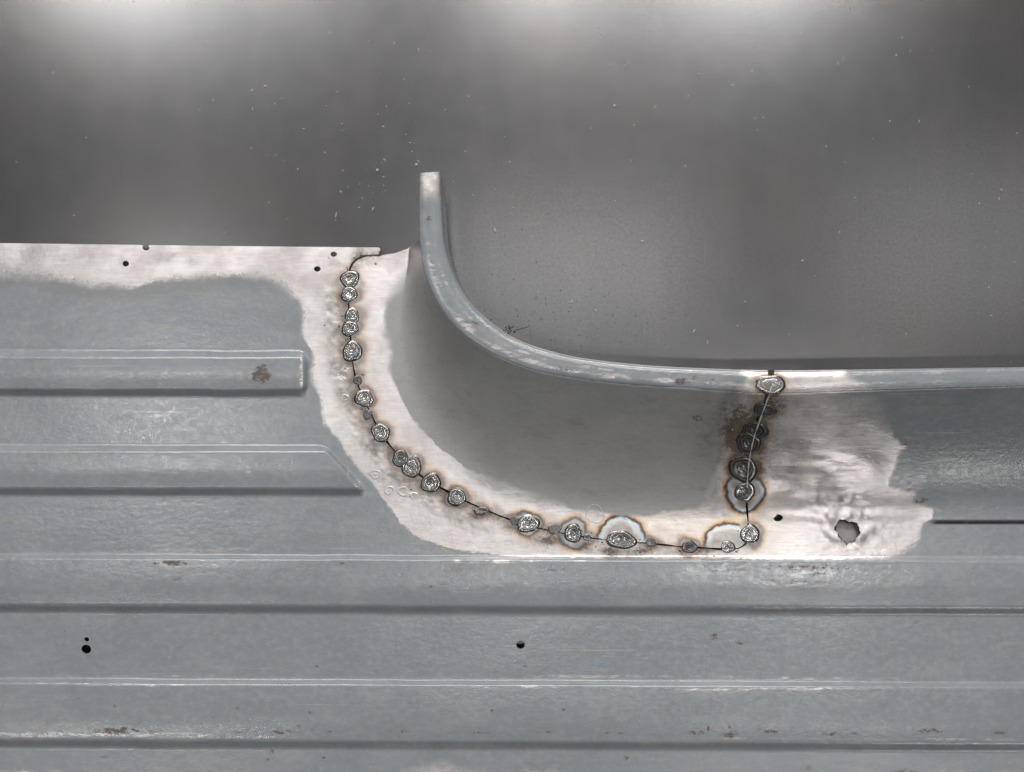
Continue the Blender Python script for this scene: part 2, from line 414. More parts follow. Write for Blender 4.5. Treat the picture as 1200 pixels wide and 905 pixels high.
def sheet_material(name, paint_a, paint_b, paint_rough):
    t = NT(name)
    co = t.coord()
    fine = t.noise(co, 1400, 4, .6)
    mid = t.noise(co, 260, 5, .62)
    big = t.noise(co, 30, 4, .55)
    streak = t.noise(t.coord((0.12, 1, 1)), 900, 4, .65)      # grinding marks run along the panel
    streak2 = t.noise(t.coord((0.10, 1, 1), 0.9), 700, 3, .6)
    # --- paint or bare metal
    sd = t.math('ADD', t.attr('bare_distance'), t.math('MULTIPLY', t.math('SUBTRACT', mid, .5), 4.5))
    bs = t.attr('bare_soft')
    bare = t.rng(sd, t.math('MULTIPLY', bs, -1.0), bs)
    wear_glint = t.math('MULTIPLY', t.attr('wear_glint'), t.rng(t.noise(t.coord((.25, 1, 1)), 420, 5, .75), .36, .66))
    wear_glint_f = t.rng(wear_glint, .12, .75)
    # --- paint colour
    pc = t.mix(t.rng(big, .3, .7), paint_a, paint_b)
    pc = t.mix(t.math('MULTIPLY', t.rng(mid, .45, .75), .22), pc, (0.36, 0.365, 0.36))
    pc = t.mix(t.math('MULTIPLY', t.rng(streak, .56, .72), .10), pc, (0.10, 0.105, 0.11))
    speck = t.rng(t.noise(co, 520, 2, .5), .735, .77)
    pc = t.mix(t.math('MULTIPLY', speck, .55), pc, (0.07, 0.055, 0.05))
    grain = t.noise(co, 750, 3, .8)
    pc = t.mix(t.rng(grain, .3, .7, 0, .20), pc, (0.19, 0.195, 0.20))
    blot = t.noise(t.coord((.4, 1, 1)), 75, 5, .7)
    pc = t.mix(t.rng(blot, .46, .70, 0, .26), pc, (0.36, 0.362, 0.36))
    hair = t.math('MAXIMUM', t.rng(t.noise(t.coord((.02, 1, 1), .12), 420, 2, .5), .70, .76), t.rng(t.noise(t.coord((.03, 1, 1), 1.2), 300, 2, .5), .73, .78))
    pc = t.mix(t.math('MULTIPLY', hair, .3), pc, (.52, .52, .52))
    pc = t.mix(t.math('MULTIPLY', t.attr('primer'), t.rng(mid, .2, .6, .1, .5)), pc, (0.21, 0.205, 0.2))
    dirt = t.math('MULTIPLY', t.rng(t.noise(t.coord((.5, 1, 1)), 120, 6, .7), .52, .76), .42)
    pc = t.mix(dirt, pc, (0.17, 0.155, 0.145))
    # --- bare colour
    cloud = t.noise(co, 55, 4, .6)
    bc = t.mix(t.rng(t.math('ADD', t.math('MULTIPLY', streak, .35), t.math('MULTIPLY', cloud, .65)), .32, .68), (0.70, 0.655, 0.65), (0.96, 0.915, 0.905))
    bc = t.mix(t.math('MULTIPLY', t.rng(mid, .5, .8), .35), bc, (0.58, 0.55, 0.54))
    straw = t.math('MULTIPLY', t.attr('straw'), t.rng(mid, .3, .7, .4, 1.0))
    bc = t.mix(t.math('MULTIPLY', straw, .55), bc, (0.86, 0.72, 0.52))
    hd = t.math('ADD', t.attr('heat_distance'), t.math('ADD', t.math('MULTIPLY', t.math('SUBTRACT', mid, .5), 5.0), t.math('MULTIPLY', t.math('SUBTRACT', t.noise(co, 110, 3, .6), .5), 10.0)))
    hf = t.rng(hd, -10.0, 22.0, smoothstep=False)
    px = lambda d: (d + 10.0) / 32.0
    tint2 = t.ramp(hf, [(0.0, (.30, .29, .28)), (px(-1.5), (.16, .15, .15)), (px(.4), (.22, .17, .13)), (px(1.6), (.36, .23, .14)), (px(4), (.62, .48, .34)), (px(9), (.76, .67, .57)), (px(14), (.82, .77, .75))])
    tint = t.ramp(hf, [(0.0, (.46, .44, .42)), (px(-5), (.74, .71, .69)), (px(-2.2), (.58, .70, .74)), (px(-.9), (.16, .22, .31)), (px(.6), (.09, .06, .08)),
                       (px(1.7), (.40, .20, .09)), (px(3.3), (.70, .47, .25)), (px(6.5), (.82, .70, .52)), (px(12), (.85, .79, .74))])
    tint = t.mix(t.attr('heat_arc'), tint2, tint)
    hk = t.math('MULTIPLY', t.math('MULTIPLY', t.attr('heat_strength'), t.mixf(t.attr('heat_arc'), t.rng(cloud, .3, .7, .5, 1.0), 1.0)), t.rng(hd, 1.5, 11.0, 1.0, 0.0))
    bc = t.mix(hk, bc, tint)
    dull = t.math('MULTIPLY', t.attr('dull'), t.rng(mid, .3, .65, .35, 1.0))
    bc = t.mix(t.math('MULTIPLY', dull, .85), bc, (0.19, 0.185, 0.178))
    # --- together
    bare_all = t.math('MAXIMUM', bare, t.math('MULTIPLY', wear_glint_f, .85))
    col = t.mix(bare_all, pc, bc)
    soot = t.math('MULTIPLY', t.attr('soot'), t.rng(t.noise(co, 500, 5, .7), .25, .7, .35, 1.15))
    sk = t.math('MINIMUM', t.math('MULTIPLY', soot, 1.6), .94)
    col = t.mix(sk, col, t.mix(t.rng(mid, .35, .65), (0.055, 0.04, 0.03), (0.11, 0.075, 0.05)))
    rn = t.rng(t.noise(t.coord((.6, 1, 1)), 420, 5, .8), .36, .66)
    rust = t.rng(t.math('MULTIPLY', t.attr('rust'), t.math('ADD', rn, .05)), .22, .46)
    col = t.mix(t.math('MULTIPLY', rust, .85), col, t.mix(fine, (0.06, 0.04, 0.035), (0.15, 0.10, 0.075)))
    col = t.mix(t.math('MULTIPLY', t.attr('overlap_shade'), t.rng(mid, .2, .5, .75, 1.0)), col, (0.025, 0.02, 0.035))
    t.link(col, t.b.inputs['Base Color'])
    nonmetal = t.math('MAXIMUM', t.math('MAXIMUM', sk, t.math('MULTIPLY', dull, .5)), t.math('MAXIMUM', rust, t.attr('overlap_shade')))
    t.link(t.math('MULTIPLY', t.math('MULTIPLY', bare_all, .90), t.math('SUBTRACT', 1.0, nonmetal, clamp=True)), t.b.inputs['Metallic'])
    rb = t.math('ADD', t.rng(cloud, .25, .75, .29, .42), t.math('MULTIPLY', dull, .12))
    rp = t.math('ADD', t.rng(mid, .3, .7, paint_rough - .06, paint_rough + .1), t.math('MULTIPLY', dirt, .3))
    t.link(t.mixf(t.math('MAXIMUM', t.attr('overlap_shade'), rust), t.mixf(bare_all, rp, rb), .85), t.b.inputs['Roughness'])
    # --- relief
    vor = t.n('ShaderNodeTexVoronoi', feature='F1')
    t.link(co, vor.inputs['Vector'])
    vor.inputs['Scale'].default_value = 290
    vor.inputs['Randomness'].default_value = 1.0
    ring = t.rng(t.math('ABSOLUTE', t.math('SUBTRACT', vor.outputs['Distance'], .34)), .0, .13, 1.0, 0.0)
    pit = t.math('MULTIPLY', ring, t.rng(t.attr('pits'), .15, .6))
    pebble = t.noise(t.coord((.55, 1, 1)), 330, 3, .6)
    nb = t.bump(mid, .00035, .3)
    nb = t.bump(pebble, .00035, .30, nb)
    t.b.inputs['Specular IOR Level'].default_value = .65
    nb = t.bump(fine, .00012, .35, nb)
    nb = t.bump(t.math('ADD', streak, t.math('MULTIPLY', streak2, .5)), .00022, t.math('MULTIPLY', bare_all, .22), nb)
    nb = t.bump(pit, .0003, .3, nb)
    nb = t.bump(bare, .00012, .6, nb)
    t.link(nb, t.b.inputs['Normal'])
    return t.m

MAT_SHEET = sheet_material('grey_painted_sheet', (0.236, 0.257, 0.280), (0.266, 0.284, 0.304), .17)
MAT_PATCH = sheet_material('dull_grey_patch_sheet', (0.315, 0.315, 0.312), (0.365, 0.362, 0.355), .33)

def bead_material():
    t = NT('weld_metal')
    co = t.coord()
    r = t.attr('bead_radius')
    dk = t.attr('bead_dark')
    mid = t.noise(co, 900, 4, .7)
    rr = t.math('ADD', r, t.math('MULTIPLY', t.math('SUBTRACT', mid, .5), .25))
    c = t.ramp(rr, [(0, (.75, .73, .71)), (.24, (.30, .30, .30)), (.50, (.48, .48, .475)), (.66, (.18, .19, .21)), (.80, (.46, .445, .42)), (.92, (.20, .19, .185)), (1.0, (.20, .175, .16))])
    c = t.mix(t.math('MULTIPLY', dk, t.rng(mid, .25, .65, .6, 1.0)), c, (.04, .035, .03))
    t.link(c, t.b.inputs['Base Color'])
    # ripples frozen into the bead
    rip = t.math('SINE', t.math('MULTIPLY', rr, 26.0))
    c = t.mix(t.rng(rip, -.2, 1.0, 0, .42), c, (.90, .88, .86))
    c = t.mix(t.math('MULTIPLY', dk, .75), c, (.05, .045, .04))
    t.link(c, t.b.inputs['Base Color'])
    t.link(t.math('SUBTRACT', .95, t.math('MULTIPLY', dk, .45)), t.b.inputs['Metallic'])
    t.link(t.rng(mid, .3, .7, .15, .27), t.b.inputs['Roughness'])
    t.link(t.bump(t.noise(co, 1300, 3, .6), .00018, .35), t.b.inputs['Normal'])
    return t.m
MAT_BEAD = bead_material()

def simple_metal(name, col, rough, metallic=.9, bscale=1500):
    t = NT(name)
    co = t.coord()
    n = t.noise(co, bscale, 4, .6)
    t.link(t.mix(n, tuple(.7 * c for c in col), tuple(min(1, 1.15 * c) for c in col)), t.b.inputs['Base Color'])
    t.b.inputs['Metallic'].default_value = metallic
    t.b.inputs['Roughness'].default_value = rough
    t.link(t.bump(n, .0002, .3), t.b.inputs['Normal'])
    return t.m
MAT_EDGE = simple_metal('bright_cut_edge', (.62, .60, .585), .36)
MAT_CUT = simple_metal('bright_raw_edge', (.95, .92, .89), .5, .6)
MAT_CHIP = simple_metal('pale_filings', (.42, .41, .385), .6, .2)
MAT_DARKCHIP_SHADE = simple_metal('dark_filings', (.06, .055, .055), .6, .3)  # also colours the shadow strip in the torn hole
MAT_BACK = simple_metal('dull_backing_sheet', (.30, .288, .272), .7, .05, 500)

# ------------------------------------------------------------------ bench top
def bench_material():
    t = NT('worn_steel_top')
    co = t.coord()
    big = t.noise(co, 7, 4, .55)
    mid = t.noise(co, 60, 5, .6)
    fine = t.noise(co, 620, 5, .8)
    c = t.mix(t.rng(big, .3, .7), (.256, .255, .268), (.284, .277, .277))
    c = t.mix(t.math('MULTIPLY', t.rng(mid, .35, .8), .12), c, (.33, .318, .312))
    c = t.mix(t.math('MULTIPLY', t.rng(fine, .3, .7), .5), c, (.165, .163, .168))
    smear = t.noise(t.coord((1, .10, 1), .04), 42, 4, .6)
    c = t.mix(t.rng(smear, .42, .7, 0, .09), c, (.36, .35, .345))
    smear2 = t.noise(t.coord((.25, 1, 1), .5), 26, 5, .65)
    c = t.mix(t.rng(smear2, .5, .72, 0, .25), c, (.20, .195, .198))
    sc = t.noise(t.coord((1, .03, 1), .5), 700, 2, .5)
    sc2 = t.noise(t.coord((.03, 1, 1), .35), 600, 2, .5)
    scr = t.math('MAXIMUM', t.rng(sc, .68, .75), t.rng(sc2, .69, .76))
    c = t.mix(t.math('MULTIPLY', scr, .2), c, (.4, .39, .38))
    t.link(c, t.b.inputs['Base Color'])
    t.b.inputs['Metallic'].default_value = .88
    t.link(t.rng(mid, .25, .75, .218, .232), t.b.inputs['Roughness'])
    nb = t.bump(fine, .00003, .25)
    t.link(nb, t.b.inputs['Normal'])
    return t.m

def mesh_obj(name, verts, faces, mat, parent=None, smooth_shade=True, kind=None):
    me = bpy.data.meshes.new(name)
    me.from_pydata([tuple(v) for v in verts], [], [tuple(f) for f in faces])
    me.materials.append(mat)
    if smooth_shade:
        me.polygons.foreach_set('use_smooth', [True] * len(me.polygons))
    o = bpy.data.objects.new(name, me)
    C.objects.link(o)
    if parent is not None:
        o.parent = parent
    if kind:
        o['kind'] = kind
    return o

bx, by = 1.1, 0.8
bench = mesh_obj('bench_top', [(-bx, -by, 0), (bx, -by, 0), (bx, by, 0), (-bx, by, 0), (-bx, -by, -.03), (bx, -by, -.03), (bx, by, -.03), (-bx, by, -.03)],
                 [(0, 1, 2, 3), (4, 7, 6, 5), (0, 4, 5, 1), (1, 5, 6, 2), (2, 6, 7, 3), (3, 7, 4, 0)], bench_material(), None, False, 'structure')
bench['label'] = 'dark grey scuffed steel bench top under the ribbed panel'

# ------------------------------------------------------------------ the panel: an empty with its parts
panel = bpy.data.objects.new('sheet_metal_panel', None)
panel['label'] = 'grey ribbed sheet metal panel with curved lip and tack welded repair piece'
panel['category'] = 'metal panel'
panel['kind'] = 'thing'
C.objects.link(panel)

# sampling grid: about 2 px inside the photograph, coarser beyond it
gx = np.concatenate([np.arange(-260, -20, 12.0), np.arange(-20, 1220, 2.0), np.arange(1220, 1461, 12.0)])
gy = np.concatenate([np.arange(276, 930, 1.75), np.arange(930, 1180, 3.0)])
GX, GY = np.meshgrid(gx, gy)
nx, ny = len(gx), len(gy)
X, Y = GX.ravel(), GY.ravel()
idx = np.arange(nx * ny).reshape(ny, nx)
a, b, c, d = idx[:-1, :-1].ravel(), idx[:-1, 1:].ravel(), idx[1:, 1:].ravel(), idx[1:, :-1].ravel()
TRI = np.concatenate([np.stack([a, d, c], 1), np.stack([a, c, b], 1)])   # faces up (photo y points down)

def clip(x, y, tri, d):
    """keep the part of a flat triangle mesh where d > 0"""
    ins = d > 0
    k = ins[tri].sum(1)
    keep = [tri[k == 3]]
    part = tri[(k == 1) | (k == 2)]
    e0 = part; 
    nid = len(x)
    edges = {}
    nx_, ny_ = [], []
    def cut(i, j):
        nonlocal nid
        key = (i, j) if i < j else (j, i)
        q = edges.get(key)
        if q is None:
            t = d[i] / (d[i] - d[j])
            nx_.append(x[i] + t * (x[j] - x[i])); ny_.append(y[i] + t * (y[j] - y[i]))
            q = nid; edges[key] = q; nid += 1
        return q
    extra = []
    for tr in part.tolist():
        for s in range(3):
            i, j, l = tr[s], tr[(s + 1) % 3], tr[(s + 2) % 3]
            if ins[i] and not ins[j] and not ins[l]:
                extra.append((i, cut(i, j), cut(i, l))); break
            if ins[i] and ins[j] and not ins[l]:
                p, q = cut(j, l), cut(i, l)
                extra.append((i, j, p)); extra.append((i, p, q)); break
    if extra:
        keep.append(np.array(extra))
    tri = np.concatenate(keep)
    x = np.concatenate([x, np.array(nx_)]); y = np.concatenate([y, np.array(ny_)])
    used = np.unique(tri)
    remap = np.full(len(x), -1); remap[used] = np.arange(len(used))
    return x[used], y[used], remap[tri]

def normals_of(co, tri):
    fn = np.cross(co[tri[:, 1]] - co[tri[:, 0]], co[tri[:, 2]] - co[tri[:, 0]])
    vn = np.zeros_like(co)
    for k in range(3):
        np.add.at(vn, tri[:, k], fn)
    return vn / (np.linalg.norm(vn, axis=1, keepdims=True) + 1e-12)

def add_sheet(name, co, tri, vn, at, mat, label=None, skirt=0.0011):
    """one mesh object from part of a sheet; free edges get the sheet's thickness"""
    used = np.unique(tri)
    remap = np.full(len(co), -1); remap[used] = np.arange(len(used))
    t2 = remap[tri]; c2 = co[used]; n2 = vn[used]
    at2 = {k: v[used] for k, v in at.items()}
    if skirt:
        bnd = at2.pop('_edge') > .5
        e = np.concatenate([t2[:, [0, 1]], t2[:, [1, 2]], t2[:, [2, 0]]])
        key = np.sort(e, 1); kk = key[:, 0].astype(np.int64) * len(c2) + key[:, 1]
        u, inv, cnt = np.unique(kk, return_inverse=True, return_counts=True)
        be = e[cnt[inv] == 1]
        be = be[bnd[be[:, 0]] & bnd[be[:, 1]]]
        if len(be):
            vs = np.unique(be); n0 = len(c2)
            m1 = np.full(len(c2), -1); m1[vs] = n0 + np.arange(len(vs))
            m2 = np.full(len(c2), -1); m2[vs] = n0 + len(vs) + np.arange(len(vs))
            # sideways normal of the cut edge
            dv = c2[be[:, 1]] - c2[be[:, 0]]
            sn = np.stack([dv[:, 1], -dv[:, 0], 0 * dv[:, 0]], 1)
            acc = np.zeros_like(c2)
            np.add.at(acc, be[:, 0], sn); np.add.at(acc, be[:, 1], sn)
            acc = acc[vs]; acc /= np.linalg.norm(acc, axis=1, keepdims=True) + 1e-12
            low = c2[vs] - np.array([0, 0, skirt])
            q = np.concatenate([np.stack([m1[be[:, 1]], m1[be[:, 0]], m2[be[:, 0]]], 1), np.stack([m1[be[:, 1]], m2[be[:, 0]], m2[be[:, 1]]], 1)])
            c2 = np.concatenate([c2, c2[vs], low]); n2 = np.concatenate([n2, acc, acc])
            at2 = {k: np.concatenate([v, v[vs], v[vs]]) for k, v in at2.items()}
            t2 = np.concatenate([t2, q])
    me = bpy.data.meshes.new(name)
    me.vertices.add(len(c2)); me.vertices.foreach_set('co', c2.astype(np.float32).ravel())
    me.loops.add(len(t2) * 3); me.loops.foreach_set('vertex_index', t2.astype(np.int32).ravel())
    me.polygons.add(len(t2)); me.polygons.foreach_set('loop_start', np.arange(0, len(t2) * 3, 3, dtype=np.int32))
    me.update(calc_edges=True)
    me.polygons.foreach_set('use_smooth', np.ones(len(t2), bool))
    for k, v in at2.items():
        if k.startswith('_'):
            continue
        A = me.attributes.new(k, 'FLOAT', 'POINT')
        A.data.foreach_set('value', v.astype(np.float32))
    me.normals_split_custom_set_from_vertices(n2.astype(np.float32).tolist())
    me.materials.append(mat)
    o = bpy.data.objects.new(name, me)
    C.objects.link(o)
    o.parent = panel
    if label:
        o['label'] = label
    return o

# outlines
LIPCOVER_R = [(p[0], p[1] - 3) for p in LIP_IN if p[0] > 908]
MAIN = [(-400, 281), (0, 285), (250, 288.3), (445.5, 290.2), (445.5, 299.5)] + SEAM[1:] + [(904, 455)] + LIPCOVER_R + [(1600, 440), (1600, 1300), (-400, 1300)]
MAIN = [p for p in MAIN if not (p[0] in (904,) and p[1] == 455)]
lp = [(p[0] + 2.0, p[1] - 2.5) for p in LIP_IN if p[1] > 282 and p[0] < 902]
PATCH = SEAM + lp[::-1] + [(492, 279), (487, 284), (478, 291.5), (462, 297), (446.5, 299.2)]

DRILL = [(171, 290.5, 4.2, 3.2), (147.3, 309, 3.9, 3.4), (391, 298, 3.9, 3.0), (371.7, 315.3, 4.0, 3.3), (101, 761, 5.8, 5.4), (101.5, 749.5, 3.0, 2.8),
         (610, 755.7, 5.0, 5.0), (911.7, 607, 5.8, 4.3), (1500, 760, 5, 5)]
ang = np.linspace(0, 2 * np.pi, 33)[:-1]
TORN = []
for q in [(981, 607), (988, 606), (992, 608), (1000, 607.5), (1005, 611), (1008, 616), (1010, 623), (1008, 629), (1004, 633), (1001, 637), (996, 636), (992, 640), (986, 634), (981, 628), (977, 621), (976, 614)]:
    TORN.append((994 + (q[0] - 994) * .88, 622 + (q[1] + 1 - 622) * .88))

def gapfn(x, y):
    return 1.15 + 0.7 * vnoise(x, y, 12, 50)

# ---- main sheet
sdm = sd_poly(X, Y, MAIN)
seamd = dist_polyline(X, Y, SEAM[::2])
near = seamd < 6
cut = np.where(near, sdm - gapfn(X, Y), sdm)
torn = -sd_poly(X, Y, TORN) + 1.5 * vnoise(X, Y, 5, 51) + 1.0 * vnoise(X, Y, 2.6, 52)
cut = np.minimum(cut, torn)
for (hx, hy, rx, ry) in DRILL:
    cut = np.minimum(cut, (np.hypot((X - hx) / rx, (Y - hy) / ry) - 1) * min(rx, ry))
mx, my, mt = clip(X, Y, TRI, cut)
mz = height(mx, my)
mco = P(mx, my, mz)
mvn = normals_of(mco, mt)
mat_ = attributes(mx, my)
mat_['_edge'] = np.ones(len(mx))
rh = rib_each(mx, my)
ctr = [h[mt].mean(1) for h in rh]
taken = np.zeros(len(mt), bool)
rib_lab = [None] * 6
for k in range(6):
    sel = (ctr[k] > 0.04) & ~taken
    taken |= sel
    if sel.any():
        add_sheet('raised_rib', mco, mt[sel], mvn, mat_, MAT_SHEET)
# the upright wall of the right-hand end and the flat floor are pieces of their own
s_main, _ = wall_s(mx, my)
wallsel = (s_main[mt].mean(1) < .98) & (mx[mt].mean(1) > 860) & ~taken
add_sheet('side_wall', mco, mt[wallsel], mvn, mat_, MAT_SHEET)
add_sheet('base_sheet', mco, mt[~taken & ~wallsel], mvn, mat_, MAT_SHEET)

# ---- repair piece
sdp = sd_poly(X, Y, PATCH)
cut = np.where(near & (Y > 300), sdp - gapfn(X, Y) * (.8 + 1.6 * ((X > 866) & (Y < 578))), sdp)
px_, py_, pt = clip(X, Y, TRI, cut)
pz = height(px_, py_)
pco = P(px_, py_, pz)
pvn = normals_of(pco, pt)
pat = attributes(px_, py_)
pat['_edge'] = np.ones(len(px_))
add_sheet('repair_piece', pco, pt, pvn, pat, MAT_PATCH, 'curved dull grey repair piece let in along the welded seam')

# ------------------------------------------------------------------ lips: profile swept along the top of the wall
def resample(poly, n):
    poly = np.array(poly, float)
    L = np.concatenate([[0], np.cumsum(np.linalg.norm(np.diff(poly, axis=0), axis=1))])
    t = np.linspace(0, L[-1], n)
    return np.stack([np.interp(t, L, poly[:, 0]), np.interp(t, L, poly[:, 1])], 1)

def lip(name, sel_in, sel_out, mat, n, label):
    A = resample(sel_in, n); B = resample(sel_out, n)
    zt = Z0 + HW + 0.0012
    # across the lip: inner turn-down, rolled top, outer turn-down
    prof = [(0.00, -.0075, 0), (0.00, -.0040, 0), (0.012, -.0026, 0), (0.05, -.0017, 0), (0.11, -.0010, 0), (0.19, -.0004, 0), (0.28, 0, 0), (0.38, .0002, 0), (0.50, .0002, 0), (0.61, 0, 0),
            (0.71, -.0003, 0), (0.80, -.0008, 0), (0.88, -.0015, 0), (0.945, -.0025, 0), (0.985, -.0038, 0), (1.00, -.0055, 0), (1.00, -.0400, 0)]
    co = []; pxs = []; pys = []
    for u, dz, _ in prof:
        q = A + (B - A) * u
        dz = dz * .5 if dz > -.003 else dz + .0014
        z = zt + dz + 0.00018 * vnoise(q[:, 0], q[:, 1], 40, 60) + 0.00007 * vnoise(q[:, 0], q[:, 1], 12, 61)
        if dz < -.0027:     # the turned-down edges drop straight
            w0 = P(q[:, 0], q[:, 1], np.full(n, zt - .0026)); w0[:, 2] = z
        else:
            w0 = P(q[:, 0], q[:, 1], z)
        co.append(w0); pxs.append(q[:, 0]); pys.append(q[:, 1])
    m = len(prof)
    co = np.concatenate(co); pxs = np.concatenate(pxs); pys = np.concatenate(pys)
    id_ = np.arange(m * n).reshape(m, n)
    a, b, c, d = id_[:-1, :-1].ravel(), id_[:-1, 1:].ravel(), id_[1:, 1:].ravel(), id_[1:, :-1].ravel()
    tri = np.concatenate([np.stack([a, b, c], 1), np.stack([a, c, d], 1)])
    nn = normals_of(co, tri)
    if nn[m // 2 * n + n // 2, 2] < 0:
        tri = tri[:, ::-1]; nn = -nn
    at = attributes(pxs, pys)
    # rubbed streaks and painted highlights along the rolled crown, and the bare free end
    u = np.repeat([p[0] for p in prof], n)
    at['rust'] = at['rust'] + .5 * smooth((vnoise(pxs, pys, 14, 63) - .35) / .3) * np.exp(-((u - .5) / .35) ** 2) * (pxs < 860)
    at['wear_glint'] = np.maximum(at['wear_glint'], (1.7 * np.exp(-((u - .32) / .12) ** 2) + 1.1 * np.exp(-((u - .6) / .08) ** 2)) * (0.6 + .8 * vnoise(pxs, pys, 30, 64)) * smooth((pys - 262) / 40) * (1 - smooth((pxs - 760) / 60)))
    endb = 1 - smooth((pys - 214) / 34)
    at['bare_distance'] = np.where(pys < 300, -14 + 26 * endb * (pxs < 560), at['bare_distance'])
    at['bare_soft'] = np.where(pys < 300, 12, at['bare_soft'])
    at['dull'] = np.where(pys < 300, .75, at['dull'])
    at['soot'] = at['soot'] * .7
    at['dull'] = np.maximum(at['dull'], np.where((pys > 300), np.where(pxs < 900, .8 * np.exp(-((u - .5) / .3) ** 2), .3), 0))
    at['_edge'] = np.zeros(len(co))
    o = add_sheet(name, co, tri, nn, at, mat, label, skirt=1)
    # end caps, so the lip reads as folded sheet and not as a ribbon
    return o, co, id_

k0 = [p for p in LIP_IN if p[1] > 201.5 and p[0] < 901.5]
k1 = [p for p in LIP_OUT if p[1] > 199.5 and p[0] < 901.0]
k0 = [(491, 203.0)] + [tuple(p) for p in k0] + [(902, 461.4)]
k1 = [(517, 201.0)] + [tuple(p) for p in k1] + [(899.5, 433.7)]
MAT_LIP = MAT_SHEET
lip1, lco, lid = lip('curved_lip', k0, k1, MAT_LIP, 260, 'curved folded lip running round the repair piece with a bare free end')
r0 = [(905.5, 461.5)] + [tuple(p) for p in LIP_IN if p[0] > 908]
r1 = [(907.5, 434)] + [tuple(p) for p in LIP_OUT if p[0] > 909]
lip2, rco, rid = lip('straight_lip', r0, r1, MAT_LIP, 220, 'straight folded lip right of the upright weld')

# tag of folded sheet closing the free end of the lip
ring = lco[lid[:, 0]]
back = ring - np.array([0, 0, 0.0011])
capv = list(ring) + list(back)
m = len(ring)
mesh_obj('lip_end', capv, [(i, i + 1, m + i + 1, m + i) for i in range(m - 1)], MAT_EDGE, lip1)

# ------------------------------------------------------------------ tack welds
def surf(px, py):
    px = np.asarray(px, float); py = np.asarray(py, float)
    z = height(px, py)
    lipzone = (py < 462) & (px > 500)
    return np.where(lipzone & (py < np.interp(px, LIP_IN[:, 0], LIP_IN[:, 1]) ), Z0 + HW + .0013, z)

for k, (cx, cy, rx, ry, R, st, dk) in enumerate(WELDS):
    r = random.Random(k + 3)
    nr, na = 12, 30
    vx, vy, vz, vr = [cx], [cy], [0.0], [0.0]
    ox, oy = r.uniform(-.18, .18), r.uniform(-.18, .18)
    ph = [r.uniform(0, 6.28) for _ in range(5)]
    H = .0009 * min(1.0, (min(rx, ry) / 11)) * r.uniform(.55, 1.2)
    prof = [(0, .30), (.10, .42), (.2, .20), (.3, .42), (.42, .62), (.52, .60), (.62, .78), (.70, .66), (.78, .80), (.87, .62), (.95, .30), (1.0, .0)]
    for i in range(1, nr + 1):
        f = i / nr
        for j in range(na):
            an = 2 * math.pi * j / na
            wob = 1 + .065 * math.sin(2 * an + ph[0]) + .05 * math.sin(3 * an + ph[1]) + .03 * math.sin(5 * an + ph[2])
            vx.append(cx + (f * wob * math.cos(an) + ox * (1 - f)) * rx)
            vy.append(cy + (f * wob * math.sin(an) + oy * (1 - f)) * ry)
            hz = np.interp(f, [p[0] for p in prof], [p[1] for p in prof])
            hz += .10 * math.sin(4 * an + ph[3] + 9 * f) * (1 - f) + r.uniform(-.03, .03) * (f < .95)
            vz.append(hz); vr.append(f)
    vx, vy, vz = np.array(vx), np.array(vy), np.array(vz)
    zs = surf(vx, vy) if cy > 470 else np.where(vy < 462, np.minimum(surf(vx, vy), 1), surf(vx, vy))
    co = P(vx, vy, zs + vz * H + .00006)
    faces = [(0, 1 + (j + 1) % na, 1 + j) for j in range(na)]
    for i in range(nr - 1):
        for j in range(na):
            p, q = 1 + i * na + j, 1 + i * na + (j + 1) % na
            faces.append((p, q, q + na, p + na))
    o = mesh_obj('tack_weld', co, faces, MAT_BEAD, panel)
    me = o.data
    A = me.attributes.new('bead_radius', 'FLOAT', 'POINT'); A.data.foreach_set('value', np.array(vr, np.float32))
    A = me.attributes.new('bead_dark', 'FLOAT', 'POINT'); A.data.foreach_set('value', np.full(len(vr), dk, np.float32))

# ------------------------------------------------------------------ bright cut edge standing in the right-hand seam
def ribbon(name, pts, half, lift, mat, parent):
    pts = np.array(pts)
    tan = np.gradient(pts, axis=0); tan /= np.linalg.norm(tan, axis=1, keepdims=True)
    nor = np.stack([-tan[:, 1], tan[:, 0]], 1)
    rows = []
    for u, h in ((-1.1, -.0004), (-1, .4), (-.5, 1.0), (.5, 1.0), (1, .4), (1.1, -.0004)):
        q = pts + nor * (u * half)[:, None]
        rows.append(P(q[:, 0], q[:, 1], surf(q[:, 0], q[:, 1]) + (h * lift if h > 0 else h)))
    n = len(pts)
    co = np.concatenate(rows)
    f = [(i * n + j, i * n + j + 1, (i + 1) * n + j + 1, (i + 1) * n + j) for i in range(5) for j in range(n - 1)]
    return mesh_obj(name, co, f, mat, parent)

seg = np.array([.9, 0]) + resample([p for p in SEAM if p[0] > 873 and p[1] < 574 and p[1] > 452], 60)
ribbon('cut_edge', seg, np.clip(0.72 + .5 * np.sin(np.arange(60) * .31 + 1) * np.sin(np.arange(60) * .83), .25, 1), .0011, MAT_CUT, panel)

